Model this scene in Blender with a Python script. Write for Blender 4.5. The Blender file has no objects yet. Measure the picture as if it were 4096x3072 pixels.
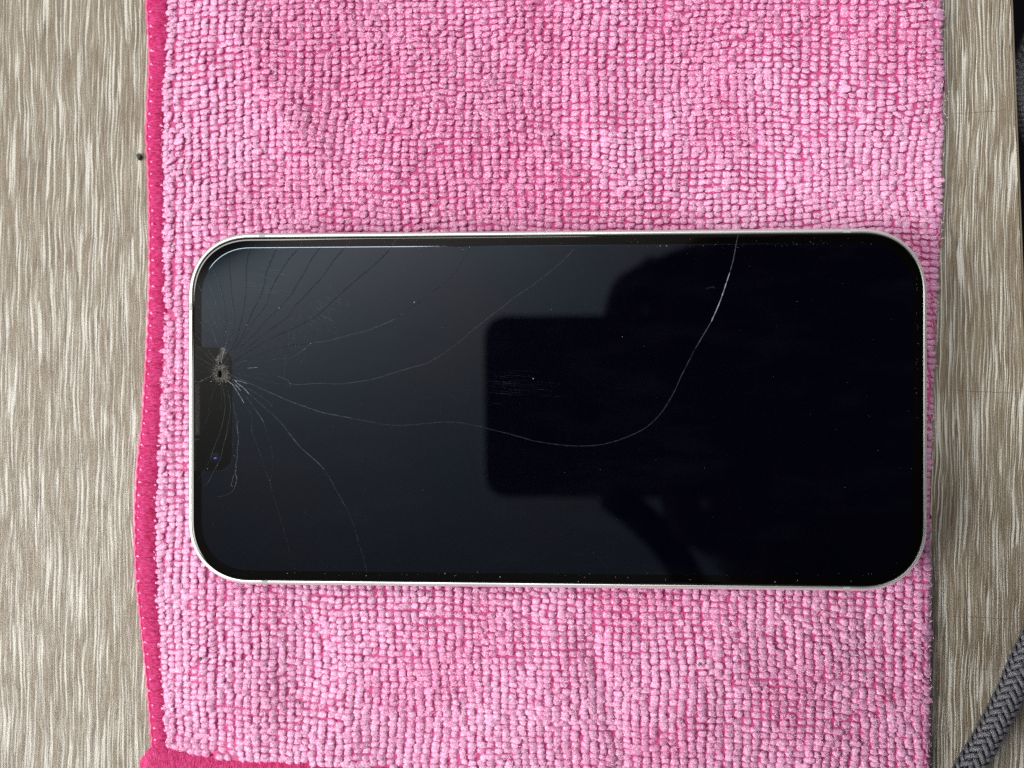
import bpy, bmesh, math, random
import numpy as np
from mathutils import Vector, Matrix

random.seed(7)
rng = np.random.default_rng(11)
SC = bpy.context.scene
COL = SC.collection
MM = 0.001
PI = math.pi

# ------------------------------------------------------------------ camera
ZS = 0.0110                      # height of the screen glass above the table top
HC = 0.150                       # lens to screen
TH = math.radians(2.3)
FPX = 3005.0                     # focal length in photograph pixels (4096 wide)
CAM = Vector((HC * math.sin(TH), 0.0, ZS + HC * math.cos(TH)))
cd = bpy.data.cameras.new('camera')
cam = bpy.data.objects.new('camera', cd)
COL.objects.link(cam)
cam.location = CAM
cam.rotation_euler = (0, TH, 0)
cd.sensor_width = 36
cd.lens = 36 * FPX / 4096
cd.clip_start = 0.005
cd.clip_end = 50
cd.dof.use_dof = True
cd.dof.focus_distance = HC + 0.004
cd.dof.aperture_fstop = 6.8
SC.camera = cam


def px(x, y, z=ZS):
    """point at height z that the photograph shows at pixel (x, y) of 4096x3072"""
    u = (x - 2048) / FPX
    v = -(y - 1536) / FPX
    s, c = math.sin(TH), math.cos(TH)
    d = Vector((u * c - s, v, -u * s - c))
    t = (CAM.z - z) / -d.z
    return CAM + d * t


# ------------------------------------------------------------------ world and light
w = bpy.data.worlds.new('World')
SC.world = w
w.use_nodes = True
bg = w.node_tree.nodes['Background']
bg.inputs[0].default_value = (0.90, 0.93, 1.0, 1)
bg.inputs[1].default_value = 0.50


def area_lamp(name, loc, target, sx, sy, watts, color, spread=180):
    l = bpy.data.lights.new(name, 'AREA')
    l.shape = 'RECTANGLE'
    l.size = sx
    l.size_y = sy
    l.energy = watts
    l.color = color
    l.spread = math.radians(spread)
    o = bpy.data.objects.new(name, l)
    COL.objects.link(o)
    o.location = loc
    d = Vector(target) - Vector(loc)
    o.rotation_euler = d.to_track_quat('-Z', 'Y').to_euler()
    return o


area_lamp('window_light', (-0.50, 0.58, 1.53), (-0.20, 0.0, 1.30), 1.4, 0.34, 29, (1.0, 0.985, 0.955))
area_lamp('side_light', (-1.5, -0.35, 1.0), (0.0, 0.0, 0.2), 0.9, 0.9, 7, (1.0, 0.985, 0.96), 60)

SC.view_settings.view_transform = 'Standard'
SC.view_settings.look = 'None'
SC.view_settings.exposure = 0.0
SC.view_settings.gamma = 1.0
SC.render.engine = 'CYCLES'
SC.cycles.use_denoising = False
SC.cycles.max_bounces = 6
SC.cycles.diffuse_bounces = 4
SC.cycles.glossy_bounces = 4
SC.cycles.sample_clamp_indirect = 6
SC.cycles.caustics_reflective = False
SC.cycles.caustics_refractive = False


# ------------------------------------------------------------------ material helpers
class NT:
    def __init__(self, name):
        self.m = bpy.data.materials.new(name)
        self.m.use_nodes = True
        self.t = self.m.node_tree
        self.bsdf = self.t.nodes['Principled BSDF']

    def n(self, typ, **kw):
        nd = self.t.nodes.new(typ)
        for k, v in kw.items():
            setattr(nd, k, v)
        return nd

    def link(self, a, b):
        self.t.links.new(a, b)

    def val(self, sock, v):
        if hasattr(v, 'is_output') or hasattr(v, 'links'):
            self.link(v, sock)
        else:
            sock.default_value = v

    def coord(self, kind='Object'):
        return self.n('ShaderNodeTexCoord').outputs[kind]

    def mapping(self, vec, scale, loc=(0, 0, 0), rot=(0, 0, 0)):
        m = self.n('ShaderNodeMapping')
        m.inputs['Scale'].default_value = scale
        m.inputs['Location'].default_value = loc
        m.inputs['Rotation'].default_value = rot
        self.link(vec, m.inputs['Vector'])
        return m.outputs[0]

    def noise(self, vec, scale=1.0, detail=2.0, rough=0.5, dist=0.0):
        nd = self.n('ShaderNodeTexNoise')
        nd.inputs['Scale'].default_value = scale
        nd.inputs['Detail'].default_value = detail
        nd.inputs['Roughness'].default_value = rough
        nd.inputs['Distortion'].default_value = dist
        self.link(vec, nd.inputs['Vector'])
        return nd.outputs[0]

    def ramp(self, fac, stops):
        r = self.n('ShaderNodeValToRGB')
        el = r.color_ramp.elements
        while len(el) < len(stops):
            el.new(0.5)
        for e, (p, c) in zip(el, stops):
            e.position = p
            if not hasattr(c, '__len__'):
                c = (c, c, c)
            e.color = (*c, 1)
        self.link(fac, r.inputs[0])
        return r.outputs[0]

    def mix(self, fac, a, b):
        mx = self.n('ShaderNodeMix', data_type='RGBA')
        self.val(mx.inputs[0], fac)
        for s, v in ((mx.inputs[6], a), (mx.inputs[7], b)):
            if hasattr(v, 'links'):
                self.link(v, s)
            else:
                s.default_value = (*v, 1)
        return mx.outputs[2]

    def math(self, op, a, b=0.0, c=None, clamp=False):
        m = self.n('ShaderNodeMath', operation=op, use_clamp=clamp)
        self.val(m.inputs[0], a)
        self.val(m.inputs[1], b)
        if c is not None:
            self.val(m.inputs[2], c)
        return m.outputs[0]

    def bump(self, h, strength=0.5, dist=0.0001, normal=None):
        b = self.n('ShaderNodeBump')
        b.inputs['Strength'].default_value = strength
        b.inputs['Distance'].default_value = dist
        self.link(h, b.inputs['Height'])
        if normal is not None:
            self.link(normal, b.inputs['Normal'])
        return b.outputs[0]

    def set(self, **kw):
        for k, v in kw.items():
            s = self.bsdf.inputs[k.replace('_', ' ')]
            if hasattr(v, 'links'):
                self.link(v, s)
            elif hasattr(v, '__len__') and len(v) == 3 and s.type == 'RGBA':
                s.default_value = (*v, 1)
            else:
                s.default_value = v
        return self


def plain(name, col, rough=0.5, metal=0.0, **kw):
    k = NT(name)
    k.set(Base_Color=col, Roughness=rough, Metallic=metal, **kw)
    return k.m


# wood laminate: grain runs along y
def wood_material():
    k = NT('wood_laminate')
    co = k.coord()
    p = k.mapping(co, (1000, 1000, 1000), rot=(0, 0, math.radians(0.6)))
    # wander of the grain
    w1 = k.noise(k.mapping(p, (0.10, 0.045, 0.1)), 1, 2)
    w2 = k.noise(k.mapping(p, (0.55, 0.22, 0.3), (7, 3, 0)), 1, 2)
    off = k.math('ADD', k.math('MULTIPLY', k.math('SUBTRACT', w1, 0.5), 2.2),
                 k.math('MULTIPLY', k.math('SUBTRACT', w2, 0.5), 0.28))
    sx = k.n('ShaderNodeSeparateXYZ')
    k.link(p, sx.inputs[0])
    x = k.math('ADD', sx.outputs[0], off)
    cb = k.n('ShaderNodeCombineXYZ')
    k.link(x, cb.inputs[0])
    jx = k.n('ShaderNodeCombineXYZ')
    k.link(x, jx.inputs[0])
    jit = k.noise(k.mapping(jx.outputs[0], (0.85, 1, 1), (5, 0, 0)), 1, 3, 0.7)
    k.link(k.math('ADD', sx.outputs[1], k.math('MULTIPLY', jit, 70.0)), cb.inputs[1])
    q = cb.outputs[0]
    s1 = k.noise(k.mapping(q, (2.3, 0.055, 1), (3, 0, 0)), 1, 1.2, 0.5)
    s1b = k.noise(k.mapping(q, (2.3, 0.055, 1), (3.42, 0, 0)), 1, 1.2, 0.5)
    s2 = k.noise(k.mapping(q, (4.8, 0.10, 1), (31, 12, 0)), 1, 1.5, 0.5)
    s3 = k.noise(k.mapping(q, (5.5, 0.14, 1), (11, 5, 0)), 1, 2, 0.6)
    d1 = k.noise(k.mapping(q, (1.6, 0.03, 1), (57, 21, 0)), 1, 1, 0.5)
    patch = k.noise(k.mapping(p, (0.05, 0.03, 1), (5, 9, 0)), 1, 2)
    burst = k.noise(k.mapping(q, (0.5, 0.16, 1), (91, 45, 0)), 1, 2.5, 0.6)
    tone = k.noise(k.mapping(q, (0.35, 0.03, 1), (13, 77, 0)), 1, 2)
    spk = k.noise(p, 2.8, 3, 0.95)
    th = k.math('MULTIPLY', k.math('SUBTRACT', patch, 0.5), 0.12)
    m1 = k.ramp(k.math('ADD', s1, th), [(0.56, 0), (0.59, 1)])
    m1b = k.ramp(k.math('ADD', s1b, th), [(0.56, 0), (0.59, 1)])
    m2 = k.ramp(k.math('ADD', s2, th), [(0.54, 0), (0.59, 1)])
    m3 = k.ramp(burst, [(0.60, 0), (0.72, 1)])
    dk = k.ramp(d1, [(0.36, 1), (0.42, 0)])
    base = k.mix(k.ramp(s3, [(0.3, 0), (0.7, 1)]), (0.100, 0.071, 0.041), (0.275, 0.217, 0.141))
    base = k.mix(k.math('MULTIPLY', tone, 0.5), base, (0.21, 0.166, 0.108))
    base = k.mix(k.math('MULTIPLY', dk, 0.55), base, (0.085, 0.058, 0.038))
    c = k.mix(k.math('MULTIPLY', m3, 0.42), base, (0.46, 0.43, 0.36))
    c = k.mix(k.math('MULTIPLY', m2, 0.72), c, (0.45, 0.43, 0.365))
    c = k.mix(k.math('MULTIPLY', m1b, 0.75), c, (0.085, 0.058, 0.036))
    c = k.mix(k.math('MULTIPLY', m1, 0.88), c, (0.64, 0.625, 0.55))
    sp = k.ramp(spk, [(0.35, 0), (0.7, 1)])
    c = k.mix(k.math('MULTIPLY', sp, 0.42), c, (0.09, 0.07, 0.047))
    c = k.mix(k.ramp(spk, [(0.25, 0.45), (0.42, 0)]), c, (0.62, 0.58, 0.50))
    h = k.math('ADD', k.math('MULTIPLY', s3, 0.6), k.math('MULTIPLY', s2, 0.5))
    h = k.math('ADD', h, k.math('MULTIPLY', spk, 0.25))
    k.set(Base_Color=c, Roughness=k.math('MULTIPLY_ADD', s3, 0.22, 0.33),
          Normal=k.bump(h, 0.7, 0.0003), Specular_IOR_Level=0.45)
    return k.m


M = {}
M['wood'] = wood_material()
M['edge_band'] = plain('edge_band_tan', (0.36, 0.28, 0.17), 0.45)
M['floor'] = plain('dark_floor', (0.003, 0.0027, 0.004), 0.8, IOR=1.15)


def terry_material():
    k = NT('pink_terry')
    co = k.coord()
    p = k.mapping(co, (1000, 1000, 1000))
    at = k.n('ShaderNodeAttribute', attribute_name='tuft_tone')
    big = k.noise(k.mapping(p, (0.035, 0.035, 0.035), (4, 1, 0)), 1, 2)
    fib = k.noise(k.mapping(p, (3.0, 3.8, 3.0)), 1, 4, 0.85, 0.8)
    fine = k.noise(p, 9, 2, 0.7)
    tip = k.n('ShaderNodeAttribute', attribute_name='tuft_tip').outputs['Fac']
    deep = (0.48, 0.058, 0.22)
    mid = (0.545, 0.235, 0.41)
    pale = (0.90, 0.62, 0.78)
    mid2 = k.mix(k.math('MULTIPLY', at.outputs['Fac'], 0.6), mid, (0.64, 0.25, 0.45))
    mid2 = k.mix(k.math('MULTIPLY', k.ramp(big, [(0.42, 0), (0.62, 1)]), 0.55), mid2, (0.70, 0.36, 0.55))
    mid2 = k.mix(k.math('MULTIPLY', k.ramp(big, [(0.36, 1), (0.52, 0)]), 0.6), mid2, (0.57, 0.12, 0.29))
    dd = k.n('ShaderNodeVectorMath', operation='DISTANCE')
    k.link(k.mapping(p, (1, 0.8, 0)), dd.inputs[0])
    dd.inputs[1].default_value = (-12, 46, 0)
    rose_patch = k.ramp(k.math('MULTIPLY_ADD', dd.outputs['Value'], 0.012, k.math('MULTIPLY', k.math('SUBTRACT', big, 0.5), 0.9)), [(0.12, 1), (0.62, 0)])
    mid2 = k.mix(k.math('MULTIPLY', rose_patch, 0.72), mid2, (0.50, 0.095, 0.255))  # deeper rose around one point on the upper part of the cloth
    c = k.mix(k.ramp(tip, [(0.42, 0), (1.0, 1)]), deep, mid2)  # paler tips, and the saturated shade low between loops painted into the colour
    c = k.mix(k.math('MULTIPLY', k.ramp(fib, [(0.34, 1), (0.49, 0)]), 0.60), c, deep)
    c = k.mix(k.math('MULTIPLY', k.ramp(fib, [(0.50, 0), (0.59, 1)]), k.math('MULTIPLY', k.ramp(tip, [(0.3, 0), (0.8, 1)]), 0.90)), c, pale)  # pale flecks: fibre glints painted onto the loop tops
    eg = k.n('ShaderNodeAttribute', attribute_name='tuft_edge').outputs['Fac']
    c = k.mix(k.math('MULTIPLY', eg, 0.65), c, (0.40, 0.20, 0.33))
    h = k.math('ADD', fib, k.math('MULTIPLY', fine, 0.4))
    k.set(Base_Color=c, Roughness=0.42, Normal=k.bump(h, 0.35, 0.00015),
          Specular_IOR_Level=0.3, Sheen_Weight=0.03, Sheen_Roughness=0.4,
          Sheen_Tint=(1.0, 0.75, 0.9))
    return k.m


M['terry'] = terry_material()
k = NT('pink_base_weave')
p = k.mapping(k.coord(), (1000, 1000, 1000))
k.set(Base_Color=k.mix(k.noise(p, 2.5, 3), (0.40, 0.028, 0.13), (0.54, 0.07, 0.22)), Roughness=0.8,
      Normal=k.bump(k.noise(p, 4, 3), 0.7, 0.0002), Sheen_Weight=0.3)
M['weave'] = k.m


def satin_material(name, along, hot=(0.43, 0.007, 0.095), light=(0.60, 0.07, 0.26), dark=(0.24, 0.002, 0.028)):
    k = NT(name)
    p = k.mapping(k.coord(), (1000, 1000, 1000))
    sc = (0.8, 3.6, 2) if along == 'x' else (3.6, 0.8, 2)
    f = k.noise(k.mapping(p, sc), 1, 3, 0.6, 0.4)
    g = k.noise(k.mapping(p, (0.5, 0.5, 0.5)), 1, 2)
    c = k.mix(k.ramp(f, [(0.33, 0), (0.5, 1)]), dark, hot)
    c = k.mix(k.math('MULTIPLY', k.ramp(f, [(0.5, 0), (0.68, 1)]), 0.75), c, light)
    c = k.mix(k.math('MULTIPLY', k.ramp(g, [(0.45, 0), (0.7, 1)]), 0.22), c, light)
    k.set(Base_Color=c, Roughness=0.5, Normal=k.bump(f, 1.0, 0.00028), Specular_IOR_Level=0.15,
          Sheen_Weight=0.04, Sheen_Tint=(1, 0.6, 0.8))
    return k.m


M['satin_x'] = satin_material('hot_pink_satin_across', 'x')
M['satin_y'] = satin_material('hot_pink_satin_down', 'y')
M['tuft'] = plain('pale_pink_yarn', (0.86, 0.36, 0.62), 0.5, Sheen_Weight=0.3)
M['edge_thread'] = plain('pink_edge_yarn', (0.62, 0.05, 0.19), 0.5, Sheen_Weight=0.3)

# phone
k = NT('satin_aluminium')
p = k.mapping(k.coord(), (1000, 1000, 1000))
f = k.noise(p, 10, 3)
scuff = k.ramp(k.noise(k.mapping(p, (1.2, 1.2, 1.2)), 1, 5, 0.7), [(0.66, 0), (0.72, 1)])
k.set(Base_Color=k.mix(k.math('MULTIPLY', scuff, 0.5), (0.86, 0.855, 0.81), (0.40, 0.38, 0.34)), Metallic=0.85,
      Roughness=k.math('MULTIPLY_ADD', f, 0.15, 0.30), Normal=k.bump(f, 0.15, 0.00003))
M['alu'] = k.m
M['antenna'] = plain('grey_antenna_plastic', (0.36, 0.37, 0.345), 0.5)
M['gap'] = plain('dark_gasket', (0.012, 0.011, 0.006), 0.6, IOR=1.15)


def glass_material(name, base, ior, tint_a, tint_b, smear=0.0, rough=0.03):
    k = NT(name)
    p = k.mapping(k.coord(), (1000, 1000, 1000))
    n1 = k.noise(k.mapping(p, (0.035, 0.05, 0.05), (2, 5, 0)), 1, 2)
    tint = k.mix(k.ramp(n1, [(0.38, 0), (0.62, 1)]), tint_a, tint_b)
    sm = k.noise(k.mapping(p, (0.05, 0.16, 0.1), (9, 3, 0), (0, 0, 0.5)), 1, 4, 0.6)
    hz = k.math('MULTIPLY', k.ramp(sm, [(0.50, 0), (0.75, 1)]), smear)
    k.set(Base_Color=k.mix(hz, base, (0.25, 0.27, 0.30)), IOR=ior, Roughness=rough,
          Specular_Tint=tint)
    return k.m


M['bezel'] = glass_material('black_bezel_glass', (0.0012, 0.0010, 0.0010), 1.40, (0.96, 0.93, 0.88), (0.9, 0.9, 0.9))
M['display'] = glass_material('dark_display_glass', (0.0005, 0.0006, 0.0022), 1.70, (0.76, 0.83, 1.0),
                              (0.64, 0.84, 1.0), 0.004, 0.03)
M['notch'] = plain('black_notch_glass', (0.0012, 0.0010, 0.0010), 0.03, IOR=1.46)
M['lens_glass'] = plain('dark_blue_lens', (0.003, 0.0035, 0.009), 0.05, IOR=1.47)
M['blue_glint'] = plain('painted_lens_glint', (0.004, 0.022, 0.14), 0.2, IOR=1.5)  # blue glint in the front lens, painted as the colour of a small disc
k = NT('speaker_mesh')
p = k.mapping(k.coord(), (1000, 1000, 1000))
v = k.n('ShaderNodeTexVoronoi')
v.inputs['Scale'].default_value = 3.2
k.link(p, v.inputs['Vector'])
k.set(Base_Color=k.mix(k.ramp(v.outputs['Distance'], [(0.2, 0), (0.45, 1)]), (0.002, 0.002, 0.003), (0.010, 0.010, 0.011)),
      Roughness=0.5, IOR=1.2, Normal=k.bump(v.outputs['Distance'], 0.8, 0.0001))
M['grille'] = k.m
M['crack_dark'] = plain('crack_shadowed', (0.006, 0.007, 0.010), 0.3, Alpha=0.24, IOR=1.25)  # crack tones from dark to bright have shade and glint painted in
M['crack_faint'] = plain('crack_faint', (0.055, 0.058, 0.068), 0.35, Alpha=0.30, IOR=1.4)
M['crack_hair'] = plain('crack_hairline', (0.05, 0.053, 0.062), 0.4, Alpha=0.17, IOR=1.35)
M['crack_mid'] = plain('crack_grey', (0.105, 0.11, 0.125), 0.35, Alpha=0.44, IOR=1.35)
M['crack_bright'] = plain('crack_bright', (0.25, 0.265, 0.30), 0.35, Alpha=0.85)
M['shard'] = plain('crushed_glass', (0.095, 0.094, 0.084), 0.4)
M['shard_brown'] = plain('grit_in_impact', (0.075, 0.066, 0.048), 0.6)
M['hole'] = plain('impact_hole_black', (0.002, 0.002, 0.0015), 0.8, IOR=1.05)
M['dust'] = plain('pale_dust', (0.30, 0.30, 0.30), 0.6)
M['scratch'] = plain('fine_scratch', (0.12, 0.16, 0.18), 0.4, Alpha=0.20)
k = NT('grey_nylon_braid')
p = k.mapping(k.coord(), (1000, 1000, 1000))
f = k.noise(p, 5.5, 3, 0.7)
k.set(Base_Color=k.mix(k.ramp(f, [(0.35, 0), (0.65, 1)]), (0.014, 0.014, 0.020), (0.105, 0.104, 0.120)),
      Roughness=0.24, Specular_IOR_Level=1.0, Normal=k.bump(f, 0.8, 0.00022))
M['braid'] = k.m
M['cable_core'] = plain('black_cable_core', (0.012, 0.012, 0.014), 0.6)
M['crumb_green'] = plain('dark_green_crumb', (0.018, 0.028, 0.012), 0.55)
M['crumb_grey'] = plain('dark_grey_grit', (0.03, 0.03, 0.032), 0.6)
M['crumb_pale'] = plain('grey_fluff', (0.20, 0.19, 0.18), 0.8)
M['ceiling'] = plain('ceiling_paint', (0.32, 0.32, 0.318), 0.9)
M['held'] = plain('navy_phone_shell', (0.006, 0.009, 0.030), 0.5)
M['skin'] = plain('shaded_skin', (0.035, 0.016, 0.013), 0.85, IOR=1.15)  # skin colour darkened: the shade on hands and head is painted in
M['cloth_dark'] = plain('dark_red_black_clothes', (0.006, 0.003, 0.005), 1.0, IOR=1.02)
M['hair'] = plain('black_hair', (0.006, 0.004, 0.005), 0.8, IOR=1.1)


# ------------------------------------------------------------------ object helpers
def obj(name, verts, faces, mat, parent=None, smooth=True, kind=None):
    me = bpy.data.meshes.new(name)
    me.from_pydata([tuple(v) for v in verts], [], faces)
    me.materials.append(mat)
    if smooth:
        me.polygons.foreach_set('use_smooth', [True] * len(me.polygons))
    me.update()
    o = bpy.data.objects.new(name, me)
    COL.objects.link(o)
    if parent is not None:
        o.parent = parent
    if kind:
        o['kind'] = kind
    return o


def obj_np(name, V, tris, mat, parent=None, kind=None, quads=None, smooth=True):
    me = bpy.data.meshes.new(name)
    loops, starts = [], []
    nq = 0 if quads is None else len(quads)
    nt = 0 if tris is None else len(tris)
    me.vertices.add(len(V))
    me.vertices.foreach_set('co', np.asarray(V, dtype=np.float32).ravel())
    idx = []
    if nt:
        idx.append(np.asarray(tris).ravel())
    if nq:
        idx.append(np.asarray(quads).ravel())
    idx = np.concatenate(idx).astype(np.int32)
    me.loops.add(len(idx))
    me.loops.foreach_set('vertex_index', idx)
    st = np.concatenate([np.arange(nt) * 3, nt * 3 + np.arange(nq) * 4]).astype(np.int32)
    me.polygons.add(nt + nq)
    me.polygons.foreach_set('loop_start', st)
    me.polygons.foreach_set('use_smooth', np.full(nt + nq, smooth))
    me.materials.append(mat)
    me.update(calc_edges=True)
    me.validate()
    o = bpy.data.objects.new(name, me)
    COL.objects.link(o)
    if parent is not None:
        o.parent = parent
    if kind:
        o['kind'] = kind
    return o


def empty(name, loc, label, cat, group=None):
    o = bpy.data.objects.new(name, None)
    o.empty_display_size = 0.01
    COL.objects.link(o)
    o.location = loc
    tag(o, label, cat, group)
    return o


def tag(o, label, cat, group=None):
    o['label'] = label
    o['category'] = cat
    if group:
        o['group'] = group
    return o


def adopt(child, parent):
    child.parent = parent
    child.matrix_parent_inverse = Matrix.Translation(parent.location).inverted()


def smooth_line(pts, n=4):
    """Catmull-Rom through 2-D or 3-D points"""
    P = [np.array(p, float) for p in pts]
    if len(P) < 3:
        return P
    Q = [2 * P[0] - P[1]] + P + [2 * P[-1] - P[-2]]
    out = []
    for i in range(1, len(Q) - 2):
        a, b, c, d = Q[i - 1], Q[i], Q[i + 1], Q[i + 2]
        for j in range(n):
            t = j / n
            out.append(0.5 * ((2 * b) + (c - a) * t + (2 * a - 5 * b + 4 * c - d) * t * t + (3 * b - a - 3 * c + d) * t ** 3))
    out.append(P[-1])
    return out


# value noise for geometry
_perm = rng.random((64, 64))


def vnoise(x, y):
    x = np.asarray(x, float)
    y = np.asarray(y, float)
    xi = np.floor(x).astype(int)
    yi = np.floor(y).astype(int)
    fx = x - xi
    fy = y - yi
    fx = fx * fx * (3 - 2 * fx)
    fy = fy * fy * (3 - 2 * fy)
    g = lambda a, b: _perm[a % 64, b % 64]
    return ((g(xi, yi) * (1 - fx) + g(xi + 1, yi) * fx) * (1 - fy) +
            (g(xi, yi + 1) * (1 - fx) + g(xi + 1, yi + 1) * fx) * fy) - 0.5


# ------------------------------------------------------------------ floor, ceiling, table
def box_mesh(x0, x1, y0, y1, z0, z1):
    v = [(x0, y0, z0), (x1, y0, z0), (x1, y1, z0), (x0, y1, z0), (x0, y0, z1), (x1, y0, z1), (x1, y1, z1), (x0, y1, z1)]
    f = [(0, 3, 2, 1), (4, 5, 6, 7), (0, 1, 5, 4), (1, 2, 6, 5), (2, 3, 7, 6), (3, 0, 4, 7)]
    return v, f


v, f = box_mesh(-4, 4, -4, 4, -0.80, -0.74)
obj('floor', v, f, M['floor'], smooth=False, kind='structure')
v, f = box_mesh(-1.5, 1.5, -1.5, 1.5, 1.75, 1.80)
obj('ceiling', v, f, M['ceiling'], smooth=False, kind='structure')

table = empty('wood_table', (0, 0, 0), 'wood grain laminate table with streaky beige and white grain under the pink cloth', 'table')
# right edge passes through these photograph pixels
e0, e1 = px(4042, 0, 0), px(4070, 700, 0)
sl = (e1.x - e0.x) / (e1.y - e0.y)
edge_x = lambda y: e0.x + (y - e0.y) * sl
yA, yB = -0.42, 0.42
TT = 0.025
v = [(-0.75, yA, -TT), (edge_x(yA), yA, -TT), (edge_x(yB), yB, -TT), (-0.75, yB, -TT),
     (-0.75, yA, 0), (edge_x(yA), yA, 0), (edge_x(yB), yB, 0), (-0.75, yB, 0)]
f = [(0, 3, 2, 1), (4, 5, 6, 7), (0, 1, 5, 4), (1, 2, 6, 5), (2, 3, 7, 6), (3, 0, 4, 7)]
obj('table_top', v, f, M['wood'], table, smooth=False)
# tan edging glued to the right edge, slightly rounded
prof = [(0.0001, -TT), (0.0013, -TT + 0.0006), (0.0016, -0.0012), (0.0014, -0.0005), (0.0009, -0.0001), (0.0001, 0.0001)]
vv, ff = [], []
for yy in (yA, yB):
    for dx, z in prof:
        vv.append((edge_x(yy) + dx * 0.55, yy, z))
n = len(prof)
for i in range(n - 1):
    ff.append((i, i + 1, n + i + 1, n + i))
ff.append(tuple(range(n)))
ff.append(tuple(range(2 * n - 1, n - 1, -1)))
obj('edge_band', vv, ff, M['edge_band'], table)
for lx, ly in ((-0.68, -0.36), (-0.68, 0.36), (0.03, -0.36), (0.03, 0.36)):
    v, f = box_mesh(lx - 0.025, lx + 0.025, ly - 0.025, ly + 0.025, -0.74, -TT)
    obj('leg', v, f, M['edge_band'], table, smooth=False)

# hairline scratches across the laminate
M['wood_scratch'] = plain('scratch_in_laminate', (0.06, 0.042, 0.03), 0.6, Alpha=0.45)
for pts_ in ([(3782, 455), (3880, 452), (3960, 446), (4040, 441)], [(3792, 2466), (3900, 2468), (4000, 2476), (4150, 2474)],
             [(3830, 2672), (3930, 2676), (4010, 2680)], [(332, 2697), (352, 2690), (380, 2683)], [(3800, 1560), (3900, 1566), (4000, 1570), (4090, 1572)]):
    W_ = [px(a_, b_, 0.02 * MM) for a_, b_ in pts_]
    V_, F_l = [], []
    for i_, p_ in enumerate(W_):
        hw_ = (0.05 if 0 < i_ < len(W_) - 1 else 0.01) * MM
        V_ += [(p_.x, p_.y + hw_, 0.00002), (p_.x, p_.y, 0.00003), (p_.x, p_.y - hw_, 0.00002)]
        if i_:
            k_ = 3 * i_
            F_l += [(k_ - 3, k_ - 2, k_ + 1, k_), (k_ - 2, k_ - 1, k_ + 2, k_ + 1)]
    obj('scratch', V_, F_l, M['wood_scratch'], table, smooth=False)

# ------------------------------------------------------------------ phone geometry data
PL, PW = 147.9 * MM, 71.7 * MM
pc = (px(759, 1637, ZS - 0.0015) + px(3704, 1637, ZS - 0.0015)) / 2
PCX, PCY = pc.x, (px(2200, 922, ZS - 0.001).y + px(2200, 2352, ZS - 0.001).y) / 2
PZ = ZS - 0.0078                 # underside of phone
print('phone span', (px(3704, 1637, ZS - 0.0015) - px(759, 1637, ZS - 0.0015)).x, (px(2200, 922, ZS - 0.001) - px(2200, 2352, ZS - 0.001)).y)


def round_rect(L, W, R, nc=14, ns=6, ex=2.35):
    """closed outline, list of (x, y), counter-clockwise, squircle corners"""
    out = []
    a, b = L / 2 - R, W / 2 - R
    for (sx, sy, st) in ((1, 1, 0), (-1, 1, 1), (-1, -1, 2), (1, -1, 3)):
        for i in range(nc + 1):
            t = (i / nc) * PI / 2
            c, s = math.cos(t) ** (2 / ex) if math.cos(t) > 1e-9 else 0, math.sin(t) ** (2 / ex) if math.sin(t) > 1e-9 else 0
            if st in (0, 2):
                x, y = c, s
            else:
                x, y = s, c
            out.append((sx * (a + R * x), sy * (b + R * y)))
    return np.array(out)


def inset(P, d):
    n = len(P)
    nx = np.roll(P, -1, 0) - np.roll(P, 1, 0)
    nrm = np.stack([nx[:, 1], -nx[:, 0]], 1)
    nrm /= np.linalg.norm(nrm, axis=1)[:, None]
    return P - nrm * d


OUT = round_rect(PL, PW, 13.2 * MM, 26, ex=2.2)


def stack(name, outline, prof, mat, parent, cap_top=True, cap_bot=True, ox=PCX, oy=PCY):
    V, F = [], []
    n = len(outline)
    for d, z in prof:
        q = inset(outline, d * MM)
        V += [(ox + a, oy + b, z) for a, b in q]
    for r in range(len(prof) - 1):
        for i in range(n):
            j = (i + 1) % n
            F.append((r * n + i, r * n + j, (r + 1) * n + j, (r + 1) * n + i))
    if cap_bot:
        F.append(tuple(range(n - 1, -1, -1)))
    if cap_top:
        F.append(tuple(range((len(prof) - 1) * n, len(prof) * n)))
    o = obj(name, V, F, mat, parent)
    # flat caps shade flat
    for pl in o.data.polygons:
        if len(pl.vertices) > 4:
            pl.use_smooth = False
    return o


phone = empty('smartphone', (0, 0, 0), 'black screen smartphone with silver frame and shattered left corner lying on the pink cloth', 'smartphone')
FR = [(1.2, 0.0), (0.5, 0.12), (0.1, 0.5), (0, 1.0), (0, 6.35), (0.05, 6.65), (0.17, 6.95), (0.34, 7.22), (0.50, 7.36), (0.66, 7.43), (1.00, 7.44), (1.05, 7.36), (1.06, 7.0)]
stack('frame', OUT, [(d, PZ + z * MM) for d, z in FR], M['alu'], phone, cap_top=False)
stack('gasket', OUT, [(1.05, PZ + 6.9 * MM), (1.07, PZ + 7.25 * MM), (1.16, PZ + 7.28 * MM)], M['gap'], phone, True, False)
front = stack('front_glass', OUT, [(1.12, PZ + 6.8 * MM), (1.12, PZ + 7.42 * MM), (1.15, PZ + 7.60 * MM), (1.19, PZ + 7.72 * MM), (1.25, PZ + 7.772 * MM), (1.54, PZ + 7.789 * MM), (1.75, PZ + 7.80 * MM)],
              M['bezel'], phone)
back = stack('back_glass', OUT, [(1.4, PZ - 0.02 * MM), (1.25, PZ + 0.1 * MM)], M['held'], phone)


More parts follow.
